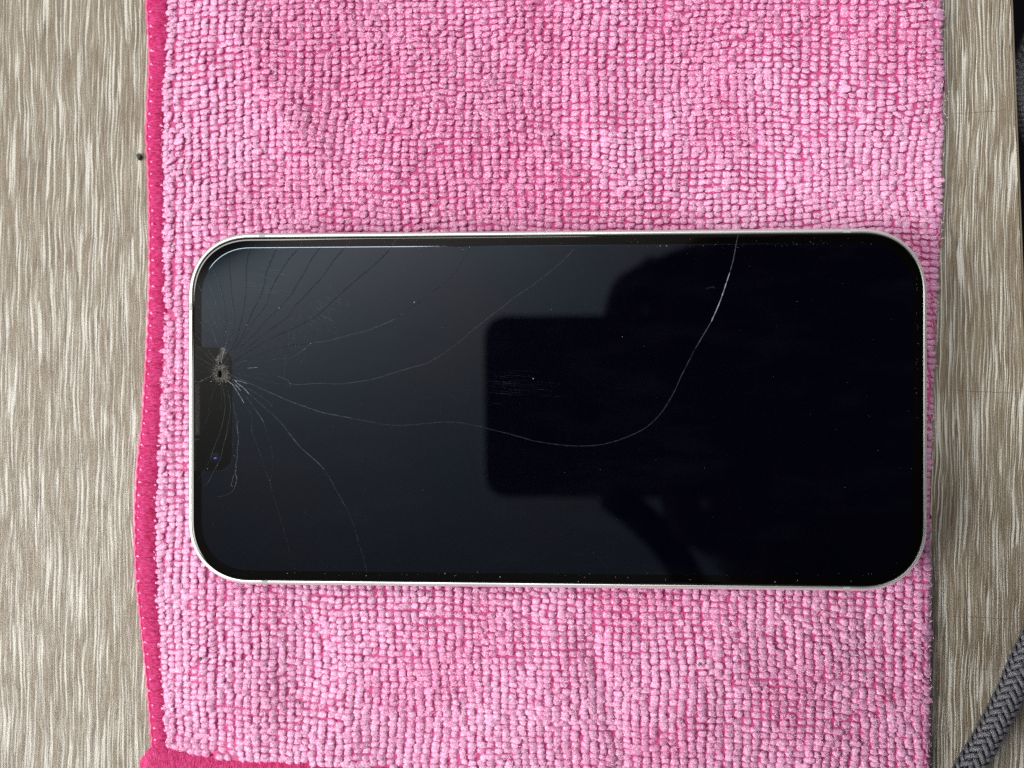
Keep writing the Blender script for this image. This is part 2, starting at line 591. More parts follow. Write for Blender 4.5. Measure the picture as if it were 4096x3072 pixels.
def flat_panel(name, pts, z, mat, parent, lip=0.012, wid=0.05, top_only=False):
    """thin sheet with a slanted edge; pts = closed outline (np, metres)"""
    n = len(pts)
    a = pts
    b = inset(pts, wid * MM)
    nn_ = (a - b) / (wid * MM)
    lf = [lip * (0.02 + 0.88 * max(0.0, nn_[i][1]) ** 3) if top_only else lip for i in range(n)]
    V = [(a[i][0], a[i][1], z - lf[i] * MM) for i in range(n)] + [(x, y, z) for x, y in b]
    F = [(i, (i + 1) % n, n + (i + 1) % n, n + i) for i in range(n)] + [tuple(range(n, 2 * n))]
    return obj(name, V, F, mat, parent, smooth=False)


ZG = PZ + 7.8 * MM
disp = round_rect(PL - 6.3 * MM, PW - 6.3 * MM, 10.2 * MM, 20, ex=2.2) + np.array([PCX, PCY])
display = flat_panel('display', disp, ZG + 0.0135 * MM, M['display'], front, lip=0.009, wid=0.10, top_only=True)
# sensor notch at the left end
nl, nr = px(779, 1389, ZG), px(930, 1885, ZG)
nt_, nb_ = nl.y, nr.y
R = 3.4 * MM
npts = []
for (cx, cy, a0) in ((nr.x - R, nb_ + R, -PI / 2), (nr.x - R, nt_ - R, 0)):
    for i in range(9):
        a = a0 + i / 8 * PI / 2
        npts.append((cx + R * math.cos(a), cy + R * math.sin(a)))
npts += [(nl.x, nt_), (nl.x, nb_)]
flat_panel('sensor_notch', np.array(npts), ZG + 0.020 * MM, M['notch'], front, lip=0.019, wid=0.02)


def disc(name, cx, cy, z, r, mat, parent, ry=None, n=24, h=0.01):
    ry = ry or r
    ring = lambda k, zz: [(cx + k * r * math.cos(2 * PI * i / n), cy + k * ry * math.sin(2 * PI * i / n), zz) for i in range(n)]
    V = ring(1, z) + ring(0.86, z + h * MM) + [(cx, cy, z + h * 1.2 * MM)]
    F = [(i, (i + 1) % n, n + (i + 1) % n, n + i) for i in range(n)] + [(n + i, n + (i + 1) % n, 2 * n) for i in range(n)]
    return obj(name, V, F, mat, parent)


c = px(862, 1834, ZG)
disc('front_camera', c.x, c.y, ZG + 0.021 * MM, 1.15 * MM, M['lens_glass'], front)
disc('lens_glint', c.x, c.y, ZG + 0.034 * MM, 0.36 * MM, M['blue_glint'], front, ry=0.2 * MM)
# speaker slot
s0, s1 = px(790, 1532, ZG), px(790, 1742, ZG)


def stadium(cx, y0, y1, r, n=10):
    o = []
    for i in range(n + 1):
        a = i / n * PI
        o.append((cx + r * math.cos(a), y1 - r + r * math.sin(a)))
    for i in range(n + 1):
        a = PI + i / n * PI
        o.append((cx + r * math.cos(a), y0 + r + r * math.sin(a)))
    return np.array(o)


sp = flat_panel('speaker_slot', stadium(s0.x, s1.y, s0.y, 0.62 * MM), ZG + 0.026 * MM, M['gap'], front, 0.02, 0.02)
flat_panel('speaker_grille', stadium(s0.x, s1.y + 0.2 * MM, s0.y - 0.2 * MM, 0.42 * MM), ZG + 0.034 * MM, M['grille'], front, 0.008, 0.02)


# antenna bands: short pieces of the frame's profile, a hair proud
def band(cx, cy, horizontal, wdt):
    pr = [(0.0, 0.8), (0.0, 6.35), (0.05, 6.65), (0.17, 6.95), (0.34, 7.22), (0.50, 7.36), (0.66, 7.43), (1.00, 7.44), (1.04, 7.36)]
    V = []
    for s in (-0.5, 0.5):
        for d, z in pr:
            d -= 0.012
            z += 0.012
            if horizontal:
                sg = 1 if cy > PCY else -1
                V.append((cx + s * wdt, PCY + sg * (PW / 2 - d * MM), PZ + z * MM))
            else:
                sg = 1 if cx > PCX else -1
                V.append((PCX + sg * (PL / 2 - d * MM), cy + s * wdt, PZ + z * MM))
    m = len(pr)
    F = [(i, i + 1, m + i + 1, m + i) for i in range(m - 1)] + [tuple(range(m)), tuple(range(2 * m - 1, m - 1, -1))]
    return obj('antenna_band', V, F, M['antenna'], phone, smooth=False)


zr = PZ + 7.4 * MM
for (x_, y_, hz, wd) in ((1048, 940, True, 1.35), (759, 1227, False, 1.55), (1059, 2340, True, 1.3),
                         (3704, 2060, False, 1.4), (3388, 915, True, 1.4), (3388, 2356, True, 1.4)):
    q = px(x_, y_, zr)
    band(q.x, q.y, hz, wd * MM)

# ------------------------------------------------------------------ cracks
REG = {'A': (700, 850, .45208), 'B': (740, 1280, .18083), 'C': (740, 1480, .18083), 'D': (700, 1600, .48216),
       'E': (1700, 850, .45208), 'F': (740, 1680, .24110), 'G': (1900, 850, .5425), 'H': (1700, 1600, .48216)}


def rp(reg, pts):
    x0, y0, s = REG[reg]
    return [(x0 + a * s, y0 + b * s) for a, b in pts]


ZC = ZG + 0.042 * MM


def crack(pts, mat, w0, w1=None, name='crack', jit=0.25):
    """ridge of triangular section along photograph points; w in mm"""
    w1 = w0 if w1 is None else w1
    L = smooth_line(pts, 5)
    W = [px(a + random.uniform(-jit, jit), b + random.uniform(-jit, jit), ZC) for a, b in L]
    V, F = [], []
    m = len(W)
    for i, p in enumerate(W):
        t = (W[min(i + 1, m - 1)] - W[max(i - 1, 0)])
        t.normalize()
        nrm = Vector((-t.y, t.x, 0))
        f_ = i / (m - 1)
        wd = (w0 * (1 - f_) + w1 * f_) * MM * random.uniform(0.6, 1.25)
        if i in (0, m - 1):
            wd *= 0.25
        V += [p + nrm * wd / 2 - Vector((0, 0, 0.02 * MM)), p + Vector((0, 0, 0.10 * wd)), p - nrm * wd / 2 - Vector((0, 0, 0.02 * MM))]
        if i:
            k_ = 3 * i
            F += [(k_ - 3, k_ - 2, k_ + 1, k_), (k_ - 2, k_ - 1, k_ + 2, k_ + 1)]
    return obj(name, V, F, M[mat], front, smooth=False)


D_, F_, M_, B_ = 'crack_dark', 'crack_faint', 'crack_mid', 'crack_bright'
dark = [
    [(668, 320), (640, 420), (628, 560), (630, 650), (622, 760), (600, 900), (575, 1000), (545, 1110), (490, 1230)],
    [(895, 330), (840, 450), (800, 560), (790, 640), (750, 750), (700, 850), (650, 960), (600, 1080), (500, 1230)],
    [(1095, 320), (1010, 410), (930, 530), (870, 640), (835, 720), (820, 790), (770, 870), (700, 960), (640, 1060), (520, 1230)],
    [(1285, 310), (1215, 400), (1150, 520), (1090, 620), (1040, 710), (980, 780), (920, 850), (820, 940), (700, 1080), (560, 1210)],
    [(1500, 315), (1400, 430), (1310, 560), (1220, 660), (1130, 760), (1060, 830), (990, 930), (880, 1010), (760, 1100), (620, 1210)],
    [(1900, 325), (1830, 400), (1720, 500), (1600, 600), (1480, 705), (1400, 780), (1270, 900), (1190, 950), (1080, 1010), (900, 1090), (700, 1200), (520, 1320)],
    [(470, 350), (478, 450), (488, 570), (495, 670), (510, 800), (530, 920), (520, 1010), (490, 1120), (470, 1200)],
    [(340, 490), (365, 570), (400, 660), (430, 770), (445, 860), (450, 960), (440, 1060), (435, 1180)],
]
for d in dark:
    crack(rp('A', d), D_, 0.30, 0.14)
for a in ([(686, 240), (668, 320)], [(922, 236), (895, 330)], [(1135, 232), (1118, 275), (1095, 320)], [(1333, 230), (1285, 310)],
          [(1560, 226), (1535, 270), (1500, 315)], [(1965, 222), (1940, 270), (1900, 325)]):
    crack(rp('A', a), M_, 0.09)
crack(rp('A', [(1285, 310), (1250, 350), (1215, 405)]), M_, 0.1, 0.05)
crack(rp('A', [(1095, 320), (1050, 365), (1005, 415)]), F_, 0.1, 0.05)
# long arcs in the bright part of the screen
arc7 = rp('E', [(410, 300), (350, 400), (270, 520), (170, 620), (0, 750)]) + rp('A', [(2110, 830), (1950, 940), (1840, 990), (1700, 1045), (1560, 1080), (1430, 1115), (1340, 1138), (1225, 1150)])
crack(arc7[:7], D_, 0.20, 0.20)
crack(arc7[:8], M_, 0.07, 0.08)
crack(arc7[6:], M_, 0.10, 0.10)
crack(rp('A', [(1200, 1162), (1050, 1172), (940, 1195), (820, 1230), (700, 1270), (580, 1320)]), D_, 0.16, 0.1)
crack(rp('A', [(1200, 1162), (1140, 1210), (1080, 1255), (1010, 1290)]), M_, 0.12, 0.06)
crack(rp('A', [(1010, 1290), (900, 1297), (800, 1305), (700, 1325), (540, 1360)]), F_, 0.09, 0.08)
arc8 = rp('E', [(1320, 320), (1290, 355), (1200, 445), (1080, 545), (960, 640), (840, 720), (760, 775), (680, 840), (600, 900), (500, 980), (400, 1060), (300, 1150), (180, 1235), (80, 1300), (0, 1340)]) + \
    rp('A', [(2100, 1370), (1900, 1430), (1750, 1475), (1600, 1500), (1450, 1517), (1250, 1512), (1100, 1522), (1000, 1515)])
crack(arc8[:9], F_, 0.15, 0.13)
crack(arc8[:13], M_, 0.07, 0.09)
crack(arc8[12:], M_, 0.09, 0.09)
crack(rp('A', [(1020, 1515), (940, 1515), (850, 1500), (720, 1460), (600, 1440), (540, 1420)]), F_, 0.11)
crack(rp('A', [(1020, 1512), (980, 1475), (900, 1443)]), M_, 0.10)
crack(rp('A', [(900, 1443), (780, 1430), (660, 1418), (540, 1408)]), F_, 0.09)
crack(rp('A', [(480, 1380), (600, 1378), (720, 1372), (850, 1368), (940, 1345), (1010, 1310), (1080, 1260)]), F_, 0.09)
crack(rp('A', [(640, 1377), (700, 1373), (730, 1371)]), B_, 0.08)
# the longest crack, from the impact round to the top edge
p1 = rp('C', [(1000, 110), (1200, 190), (1380, 270), (1560, 350), (1750, 440), (1980, 540)]) + rp('D', [(930, 0), (1020, 35), (1100, 62), (1200, 97), (1300, 120), (1400, 138), (1470, 152)])
p2 = rp('D', [(1470, 152), (1600, 178), (1750, 203), (1860, 210), (2000, 203)]) + rp('H', [(0, 195), (130, 184), (260, 186), (380, 204), (490, 228)])
p3 = rp('H', [(490, 228), (620, 262), (760, 298), (900, 338), (1040, 362), (1180, 378), (1300, 382), (1440, 373), (1560, 347), (1680, 305), (1790, 255), (1870, 200), (1940, 130), (1990, 65), (2030, 0)]) + \
    rp('G', [(1480, 1300), (1520, 1210), (1570, 1110), (1620, 1010)])
p4 = rp('G', [(1620, 1010), (1680, 910), (1740, 810)])
p5 = rp('G', [(1740, 810), (1785, 710), (1820, 620), (1850, 530), (1880, 440)])
p6 = rp('G', [(1880, 440), (1905, 350), (1925, 240), (1935, 190), (1945, 150)])
crack(p1, M_, 0.10, 0.15)
crack(p2, F_, 0.15, 0.13)
crack(p3, F_, 0.13, 0.15)
crack(p4, M_, 0.14, 0.16)
crack(p5, B_, 0.15, 0.15)
crack(p6, M_, 0.15, 0.07)
# below the impact
q1 = rp('C', [(1090, 210), (1160, 290), (1300, 400), (1430, 545)])
q2 = rp('C', [(1430, 545), (1550, 640), (1680, 760), (1820, 880), (1960, 1000), (2130, 1170)]) + rp('D', [(912, 228), (935, 260)])
q3 = rp('D', [(935, 260), (1000, 345), (1060, 410), (1130, 470), (1190, 525), (1240, 580)])
q4 = rp('D', [(1240, 580), (1290, 660), (1340, 750), (1390, 840), (1440, 930), (1480, 1030), (1520, 1160), (1560, 1290), (1580, 1370), (1597, 1440)])
crack(q1, B_, 0.12, 0.10)
crack(q2, M_, 0.09, 0.09)
crack(q3, M_, 0.11, 0.14)
crack(q4[:5], F_, 0.13, 0.10)
crack(q4[4:], 'crack_hair', 0.12, 0.12)
crack(rp('C', [(900, 230), (960, 250), (1050, 320), (1120, 420), (1200, 550), (1260, 650), (1310, 740)]), B_, 0.10, 0.09)
crack(rp('C', [(1310, 740), (1400, 880), (1480, 1020)]) + rp('D', [(640, 260), (690, 400), (730, 520)]), F_, 0.08, 0.10)
crack(rp('D', [(725, 510), (780, 660), (820, 800), (860, 930), (900, 1060), (930, 1170), (945, 1240), (990, 1390)]), 'crack_hair', 0.12, 0.08)
crack(rp('C', [(1340, 570), (1460, 730), (1560, 880), (1660, 1020), (1750, 1170)]), M_, 0.08, 0.12)
crack(rp('D', [(740, 190), (760, 270), (790, 360), (808, 460), (812, 560), (800, 640), (780, 670)]), F_, 0.10, 0.06)
crack(rp('C', [(1330, 370), (1500, 470), (1620, 540), (1740, 620), (1850, 710), (1925, 810)]), M_, 0.08)
crack(rp('C', [(1110, 225), (1240, 255), (1380, 305)]), B_, 0.10, 0.08)
crack(rp('C', [(1110, 320), (1160, 370), (1200, 420), (1240, 465)]), B_, 0.09)
crack(rp('C', [(740, 260), (690, 370), (640, 450), (600, 560), (570, 660), (545, 760), (530, 880), (550, 935), (500, 1040), (430, 1200), (380, 1350)]), F_, 0.10)
crack(rp('C', [(800, 310), (810, 480), (810, 650), (800, 760), (780, 900)]), F_, 0.09)
crack(rp('C', [(820, 320), (850, 450), (880, 620), (885, 800), (860, 1040), (820, 1220), (760, 1420), (690, 1600)]) + rp('F', [(470, 490), (440, 580), (410, 670)]), M_, 0.08)
crack(rp('F', [(400, 690), (340, 800), (280, 900), (180, 1020)]), F_, 0.08)
crack(rp('C', [(940, 420), (980, 620), (1000, 740), (1005, 860), (990, 1020), (960, 1180), (930, 1380), (890, 1560)]) + rp('F', [(710, 150), (680, 270), (650, 380), (620, 510), (600, 600), (570, 680), (540, 740)]), M_, 0.08)
crack(rp('F', [(540, 740), (480, 850), (440, 930), (370, 1060), (320, 1085)]), F_, 0.12)
crack(rp('C', [(1050, 600), (1075, 760), (1100, 900), (1125, 1020), (1150, 1200), (1165, 1350), (1180, 1480), (1175, 1640)]), F_, 0.12)
crack(rp('F', [(895, 0), (865, 100), (885, 230), (885, 400), (870, 500), (870, 600), (850, 720), (850, 800), (835, 900)]), F_, 0.20)
crack(rp('F', [(835, 900), (860, 950), (850, 1050), (830, 1110), (790, 1180), (720, 1230), (640, 1255), (530, 1278)]), F_, 0.26, 0.1)
crack(rp('F', [(810, 900), (790, 1000), (770, 1080), (800, 1110)]), F_, 0.16, 0.2)
crack(rp('F', [(800, 0), (790, 200), (785, 400), (775, 640), (760, 740), (700, 800), (620, 835), (480, 850)]), F_, 0.06)
for a, mt, wd in [
    ([(320, 20), (400, 130), (460, 240), (510, 360), (560, 480), (610, 620)], F_, .09),
    ([(480, 0), (550, 90), (600, 220), (640, 340), (680, 460), (710, 590)], M_, .08),
    ([(640, 0), (690, 120), (740, 260), (765, 400), (775, 520)], F_, .09),
    ([(790, 0), (800, 150), (820, 300), (810, 440), (790, 560)], F_, .08),
    ([(890, 0), (895, 120), (890, 260), (880, 420), (870, 540)], M_, .07),
    ([(1020, 0), (990, 120), (960, 300), (930, 440), (900, 560), (870, 640)], M_, .09),
    ([(1090, 0), (1060, 160), (1040, 320), (1010, 440), (980, 560), (930, 700), (880, 860)], M_, .09),
    ([(1200, 160), (1180, 330), (1140, 480), (1060, 620), (980, 780), (900, 900)], F_, .09),
    ([(230, 150), (300, 230), (380, 340), (430, 420), (500, 540), (560, 700), (640, 830), (700, 930)], F_, .09),
    ([(220, 290), (260, 345), (330, 430), (400, 500), (460, 600), (520, 690), (600, 800), (680, 900)], F_, .09),
    ([(200, 520), (310, 610), (390, 680), (460, 750), (540, 850), (640, 920)], M_, .07),
    ([(200, 755), (350, 860), (480, 940), (600, 1000), (680, 1040)], M_, .07),
    ([(350, 960), (420, 1020), (520, 1050), (640, 1075)], F_, .08),
    ([(190, 1080), (280, 1130), (370, 1155), (490, 1135), (600, 1090)], F_, .08),
    ([(1000, 1030), (1200, 1000), (1400, 965), (1600, 920), (1760, 885), (2000, 868), (2212, 862)], F_, .08),
    ([(1100, 1000), (1240, 930), (1330, 895), (1365, 925)], M_, .09),
    ([(880, 960), (960, 860), (1010, 760), (1070, 680)], M_, .08),
    ([(800, 940), (830, 820), (850, 720), (880, 650)], B_, .10),
    ([(1000, 470), (1060, 460), (1110, 480)], F_, .1),
]:
    crack(rp('B', a), mt, wd)
for a, mt, wd in [
    ([(180, 615), (210, 650), (235, 700)], M_, .09),
    ([(285, 610), (320, 690), (350, 760), (370, 850), (395, 930), (410, 1010)], M_, .08),
    ([(275, 770), (310, 850), (335, 930), (365, 1000)], M_, .08),
    ([(490, 880), (495, 950), (475, 1050), (460, 1150), (440, 1220)], F_, .10),
    ([(270, 890), (300, 960), (330, 1050), (355, 1110), (375, 1180)], M_, .08),
    ([(165, 760), (220, 850), (270, 960), (300, 1040)], F_, .07),
    ([(165, 900), (220, 970), (270, 1050), (300, 1130), (340, 1200)], F_, .08),
]:
    crack(rp('A', a), mt, wd)
# lips of the speaker slot
crack(rp('C', [(195, 255), (240, 248), (290, 262), (318, 295)]), M_, .10)
crack(rp('C', [(200, 1540), (260, 1545), (320, 1520)]), M_, .09)


# crushed glass round the impact
def shards(name, items, mat, parent, kind='stuff'):
    V, F = [], []
    for (x_, y_, s_, lift) in items:
        if name != 'dust' and ((x_ - 879) / 8) ** 2 + ((y_ - 1495) / 15) ** 2 < 1:
            continue
        c_ = px(x_, y_, ZC + lift * MM)
        m_ = random.choice((3, 4, 4, 5))
        a0 = random.uniform(0, 2 * PI)
        tx, ty = random.uniform(-.7, .7), random.uniform(-.7, .7)
        st = random.uniform(0.65, 1)
        ang = random.uniform(0, PI)
        ids = []
        for i in range(m_):
            a = a0 + 2 * PI * i / m_ + random.uniform(-.3, .3)
            r_ = s_ * random.uniform(.6, 1.1)
            lx, ly = r_ * math.cos(a), r_ * math.sin(a) * st
            dx, dy = lx * math.cos(ang) - ly * math.sin(ang), lx * math.sin(ang) + ly * math.cos(ang)
            ids.append(len(V))
            V.append((c_.x + dx * MM, c_.y + dy * MM, c_.z + (dx * tx + dy * ty) * 0.4 * MM))
        top = len(V)
        V.append((c_.x, c_.y, c_.z + 0.15 * s_ * MM))
        for i in range(m_):
            F.append((ids[i], ids[(i + 1) % m_], top))
    return obj(name, V, F, mat, parent, smooth=False, kind=kind)


it = []
for i in range(620):      # streak above the hole
    t = random.random()
    cx_, cy_ = 740 + (860 - 70 * t + 40 * math.sin(6 * t)) * .18083, 1280 + (620 + 330 * t) * .18083
    it.append((cx_ + random.gauss(-6, 6.5), cy_ + random.gauss(0, 4), random.uniform(.02, .085), random.uniform(0, .03)))
for i in range(620):      # ring round the hole
    a, r_ = random.uniform(0, 2 * PI), abs(random.gauss(23, 7))
    it.append((884 + r_ * math.cos(a) * 1.05, 1494 + r_ * math.sin(a) * 1.15, random.uniform(.025, .10), random.uniform(0, .04)))
for i in range(150):
    it.append((880 + random.gauss(0, 16), 1466 + random.gauss(0, 11), random.uniform(.02, .08), random.uniform(0, .04)))
for i in range(60):      # trail to the speaker
    t = random.random()
    it.append((740 + (330 + 330 * t) * .18083 + random.gauss(0, 1.5), 1280 + (1365 - 170 * t) * .18083 + random.gauss(0, 1.5), random.uniform(.03, .08), 0))
for i in range(50):
    t = random.random()
    it.append((740 + (900 + 300 * t) * .18083 + random.gauss(0, 4), 1480 + (100 + 280 * t) * .18083 + random.gauss(0, 4), random.uniform(.03, .10), 0))
shards('crushed_glass', it, M['shard'], front)
shards('impact_grit', [(896 + random.gauss(0, 8), 1502 + random.gauss(0, 11), random.uniform(.05, .12), random.uniform(.02, .06)) for i in range(150)], M['shard_brown'], front)
c = px(881, 1496, ZG)
disc('impact_hole', c.x, c.y, ZC + 0.05 * MM, 0.36 * MM, M['hole'], front, ry=0.70 * MM, n=11, h=0.02)
c = px(880, 1452, ZG)
disc('impact_hole', c.x, c.y, ZC + 0.03 * MM, 0.22 * MM, M['hole'], front, ry=0.25 * MM, n=9, h=0.02)

# scratches
def ribbons(name, segs, mat, parent):
    V, F = [], []
    for (a, b, wd) in segs:
        p, q = px(*a, ZC), px(*b, ZC)
        t = (q - p).normalized()
        nrm = Vector((-t.y, t.x, 0)) * wd * MM / 2
        k_ = len(V)
        m_ = (p + q) / 2
        V += [p, m_ + nrm, q, m_ - nrm, m_ + Vector((0, 0, 0.01 * MM))]
        F += [(k_, k_ + 1, k_ + 4), (k_ + 1, k_ + 2, k_ + 4), (k_ + 2, k_ + 3, k_ + 4), (k_ + 3, k_, k_ + 4)]
    return obj(name, V, F, mat, parent, smooth=False, kind='stuff')


sg = []
for i in range(150):
    x_ = random.gauss(1290, 42)
    y_ = 1235 + (x_ - 1290) * -0.55 + random.gauss(0, 38)
    l_ = random.uniform(8, 45)
    an = math.radians(42 + random.gauss(0, 3))
    sg.append(((x_, y_), (x_ + l_ * math.cos(an), y_ + l_ * math.sin(an)), random.uniform(.02, .045)))
for i in range(45):
    x_, y_ = random.gauss(1060, 50), random.gauss(1140, 45)
    l_ = random.uniform(20, 90)
    an = math.radians(7 + random.gauss(0, 3))
    sg.append(((x_, y_), (x_ + l_ * math.cos(an), y_ + l_ * math.sin(an)), random.uniform(.02, .06)))
for i in range(38):
    x_, y_ = random.gauss(1990, 90), random.gauss(1545, 32)
    l_ = random.uniform(40, 160)
    an = math.radians(4 + random.gauss(0, 2))
    sg.append(((x_, y_), (x_ + l_ * math.cos(an), y_ + l_ * math.sin(an)), random.uniform(.012, .03)))
for i in range(40):
    x_, y_ = random.gauss(1170, 30), random.gauss(1340, 50)
    l_ = random.uniform(10, 60)
    sg.append(((x_, y_), (x_ + random.gauss(0, 1), y_ + l_), random.uniform(.02, .05)))
ribbons('scratches', sg, M['scratch'], front)

# dust on the glass
it = []
for (x_, y_, s_) in [(1116, 1232, .12), (1657, 1209, .16), (2133, 1514, .14), (1242, 1374, .08), (2205, 1238, .07), (1161, 1535, .07), (988, 1300, .09),
                     (903, 1327, .09), (844, 1526, .11), (1160, 1545, .06), (2490, 1347, .06), (1080, 1920, .1), (937, 1823, .07), (869, 1862, .09), (830, 1875, .08), (1205, 1445, .05),
                     (2259, 1892, .06), (2640, 984, .11), (2666, 983, .11), (2590, 987, .06), (1852, 998, .08), (1878, 988, .07), (1780, 2294, .12), (1820, 2303, .09), (1909, 2290, .08),
                     (2000, 2308, .10), (2338, 2309, .10), (2313, 2326, .1), (2463, 2309, .06), (2512, 2310, .07), (2662, 2319, .08), (2760, 2319, .13), (1150, 2293, .1), (1180, 2292, .1), (1300, 2295, .06),
                     (1410, 2296, .08), (1465, 2303, .1), (3475, 2294, .07), (3190, 2322, .09), (3100, 2328, .1), (3405, 2325, .12), (3511, 1800, .05), (3667, 1139, .1), (3674, 1375, .08), (3241, 967, .06)]:
    it.append((x_, y_, s_, 0.02))
for i in range(55):
    it.append((random.uniform(840, 3600), random.gauss(2298, 5), random.uniform(.015, .04), 0))
for i in range(60):
    x_ = random.uniform(900, 3550)
    it.append((x_, 1000 - (x_ - 900) * 0.010 + random.gauss(0, 4), random.uniform(.02, .06), 0))
for i in range(60):
    it.append((random.uniform(900, 3500), random.uniform(950, 985), random.uniform(.02, .045), 0))
for i in range(110):
    it.append((random.uniform(800, 3650), random.uniform(950, 2300), random.uniform(.015, .04), 0))
for i in range(25):
    it.append((3667 + random.gauss(0, 3), random.uniform(1100, 1700), random.uniform(.02, .05), 0))
tag(shards('dust', it, M['dust'], None), 'fine pale dust specks scattered over the black glass of the phone', 'dust')
# lint curl
lp = smooth_line(rp('G', [(1706, 570), (1712, 558), (1735, 553), (1750, 547), (1765, 556), (1769, 560)]), 4)


def tube(name, pts, r, mat, parent=None, nseg=6, closed=False):
    V, F = [], []
    m = len(pts)
    up = Vector((0, 0, 1))
    for i, p in enumerate(pts):
        p = Vector(p)
        t = (Vector(pts[min(i + 1, m - 1)]) - Vector(pts[max(i - 1, 0)])).normalized()
        s = t.cross(up)
        if s.length < 1e-6:
            s = Vector((1, 0, 0))
        s.normalize()
        b = s.cross(t)
        rr = r[i] if hasattr(r, '__len__') else r
        for j in range(nseg):
            a = 2 * PI * j / nseg
            V.append(p + s * rr * math.cos(a) + b * rr * math.sin(a))
    for i in range(m - 1):
        for j in range(nseg):
            k2 = (j + 1) % nseg
            F.append((i * nseg + j, i * nseg + k2, (i + 1) * nseg + k2, (i + 1) * nseg + j))
    F += [tuple(range(nseg - 1, -1, -1)), tuple(range((m - 1) * nseg, m * nseg))]
    return obj(name, V, F, mat, parent)


tag(tube('lint_fibre', [px(a, b, ZC + 0.03 * MM) for a, b in lp], 0.018 * MM, M['crack_mid']),
    'tiny curled pale lint fibre on the dark right half of the phone screen', 'lint')

# ------------------------------------------------------------------ pink cloth
cloth = empty('microfibre_cloth', (0, 0, 0), 'pink looped microfibre cloth with hot pink stitched hem, folded on the table under the phone', 'cloth')
ZB = 2.05 * MM
outer_px = [(583, -120), (583, 0), (596, 226), (592, 330), (588, 407), (582, 542), (590, 680), (595, 850), (596, 1130), (590, 1300), (580, 1480), (566, 1700), (548, 1850), (537, 2037), (538, 2200), (543, 2322), (556, 2450), (573, 2600), (588, 2760), (600, 2900), (606, 2985)]
inner_px = [(664, -120), (667, 0), (672, 172), (655, 407), (651, 633), (655, 750), (660, 1000), (662, 1250), (657, 1424), (648, 1640), (640, 1800), (630, 1950), (624, 2150), (628, 2322), (640, 2500), (652, 2700), (662, 2850), (669, 2991)]
right_px = [(3768, -120), (3769, 0), (3778, 400), (3775, 700), (3768, 930), (3750, 1200), (3738, 1480), (3727, 1800), (3725, 2200), (3726, 2500), (3727, 2700), (3722, 2900), (3718, 3200)]


def line_fn(pts, z):
    W = [px(a, b, z) for a, b in pts]
    ys = np.array([p.y for p in W])[::-1]
    xs = np.array([p.x for p in W])[::-1]
    return lambda y: np.interp(y, ys, xs)


fo, fi, frr = line_fn(outer_px, 0.9 * MM), line_fn(inner_px, 1.6 * MM), line_fn(right_px, 1.6 * MM)
hem_px = [(560, 2985), (669, 2991), (746, 3012), (836, 3030), (1000, 3034), (1150, 3042), (1300, 3052), (1500, 3066), (1800, 3110), (3900, 3140)]
Wh = [px(a, b, 1.6 * MM) for a, b in hem_px]
hem_y = lambda x: np.interp(x, [p.x for p in Wh], [p.y for p in Wh])
Y0, Y1 = px(2048, 3200, 0).y, px(2048, -110, 0).y

# phone footprint distance, used to calm the wrinkles under the phone
def dphone(x, y):
    dx = np.maximum(np.abs(x - PCX) - PL / 2, 0)
    dy = np.maximum(np.abs(y - PCY) - PW / 2, 0)
    return np.hypot(dx, dy)


def HB(x, y):
    """height of the cloth's base weave"""
    X, Y = x / MM, y / MM
    wv = 1.6 * vnoise(X * 0.045 + 3, Y * 0.05 + 8) + 0.9 * vnoise(X * 0.11 + 13, Y * 0.09 + 2) + 0.35 * vnoise(X * 0.3, Y * 0.22 + 4)
    # vertical ruck below the phone and a diagonal one above it
    c1 = np.exp(-((X - 18 + 0.25 * (Y + 60)) / 3.2) ** 2) * np.clip((-Y - 44) / 10, 0, 1) * -0.8
    c2 = np.exp(-((X + 47 + 0.55 * (Y - 55)) / 5) ** 2) * np.clip((Y - 40) / 10, 0, 1) * 0.8
    c3 = np.exp(-((X - 5 + 0.9 * (Y - 60)) / 6) ** 2) * np.clip((Y - 40) / 12, 0, 1) * -0.7
    c4 = np.exp(-((X + 55 - 0.1 * (Y + 60)) / 4) ** 2) * np.clip((-Y - 48) / 8, 0, 1) * 0.5
    calm = np.clip(dphone(x, y) / (11 * MM), 0, 1)
    edge = np.clip((x - fi(y)) / (9 * MM), 0, 1)
    h = ZB + (wv + c1 + c2 + c3 + c4) * MM * calm * (0.3 + 0.7 * edge)
    redge = np.clip((frr(y) - x) / (9 * MM), 0, 1)
    h = ZB + (h - ZB) * redge
    return h - (1 - edge) * 0.75 * MM


RF = 2.3 * MM
# base weave with a rolled fold at the right
ny, nx_, nf = 170, 150, 10
ys = np.linspace(Y0, Y1, ny)
V = []
for y in ys:
    xl, xr = fi(y) - 1.5 * MM, frr(y) - RF * 0.6
    for i in range(nx_):
        x = xl + (xr - xl) * i / (nx_ - 1)
        V.append((x, y, float(HB(x, y)) if y > hem_y(x) - 0.2 * MM else 0.2 * MM))
    hb = float(HB(xr, y))
    r_ = hb / 2
    for i in range(1, nf + 1):
        a = PI * i / nf
        V.append((xr + r_ * 1.1 * math.sin(a), y, (hb - r_ + r_ * math.cos(a) + 0.0001) if y > hem_y(xr) - 0.2 * MM else 0.2 * MM))
nn = nx_ + nf
Q = [(j * nn + i, j * nn + i + 1, (j + 1) * nn + i + 1, (j + 1) * nn + i) for j in range(ny - 1) for i in range(nn - 1)]
obj_np('base_weave', np.array(V), None, M['weave'], cloth, quads=np.array(Q))

# terry loops
NT_, NR_ = 10, 4


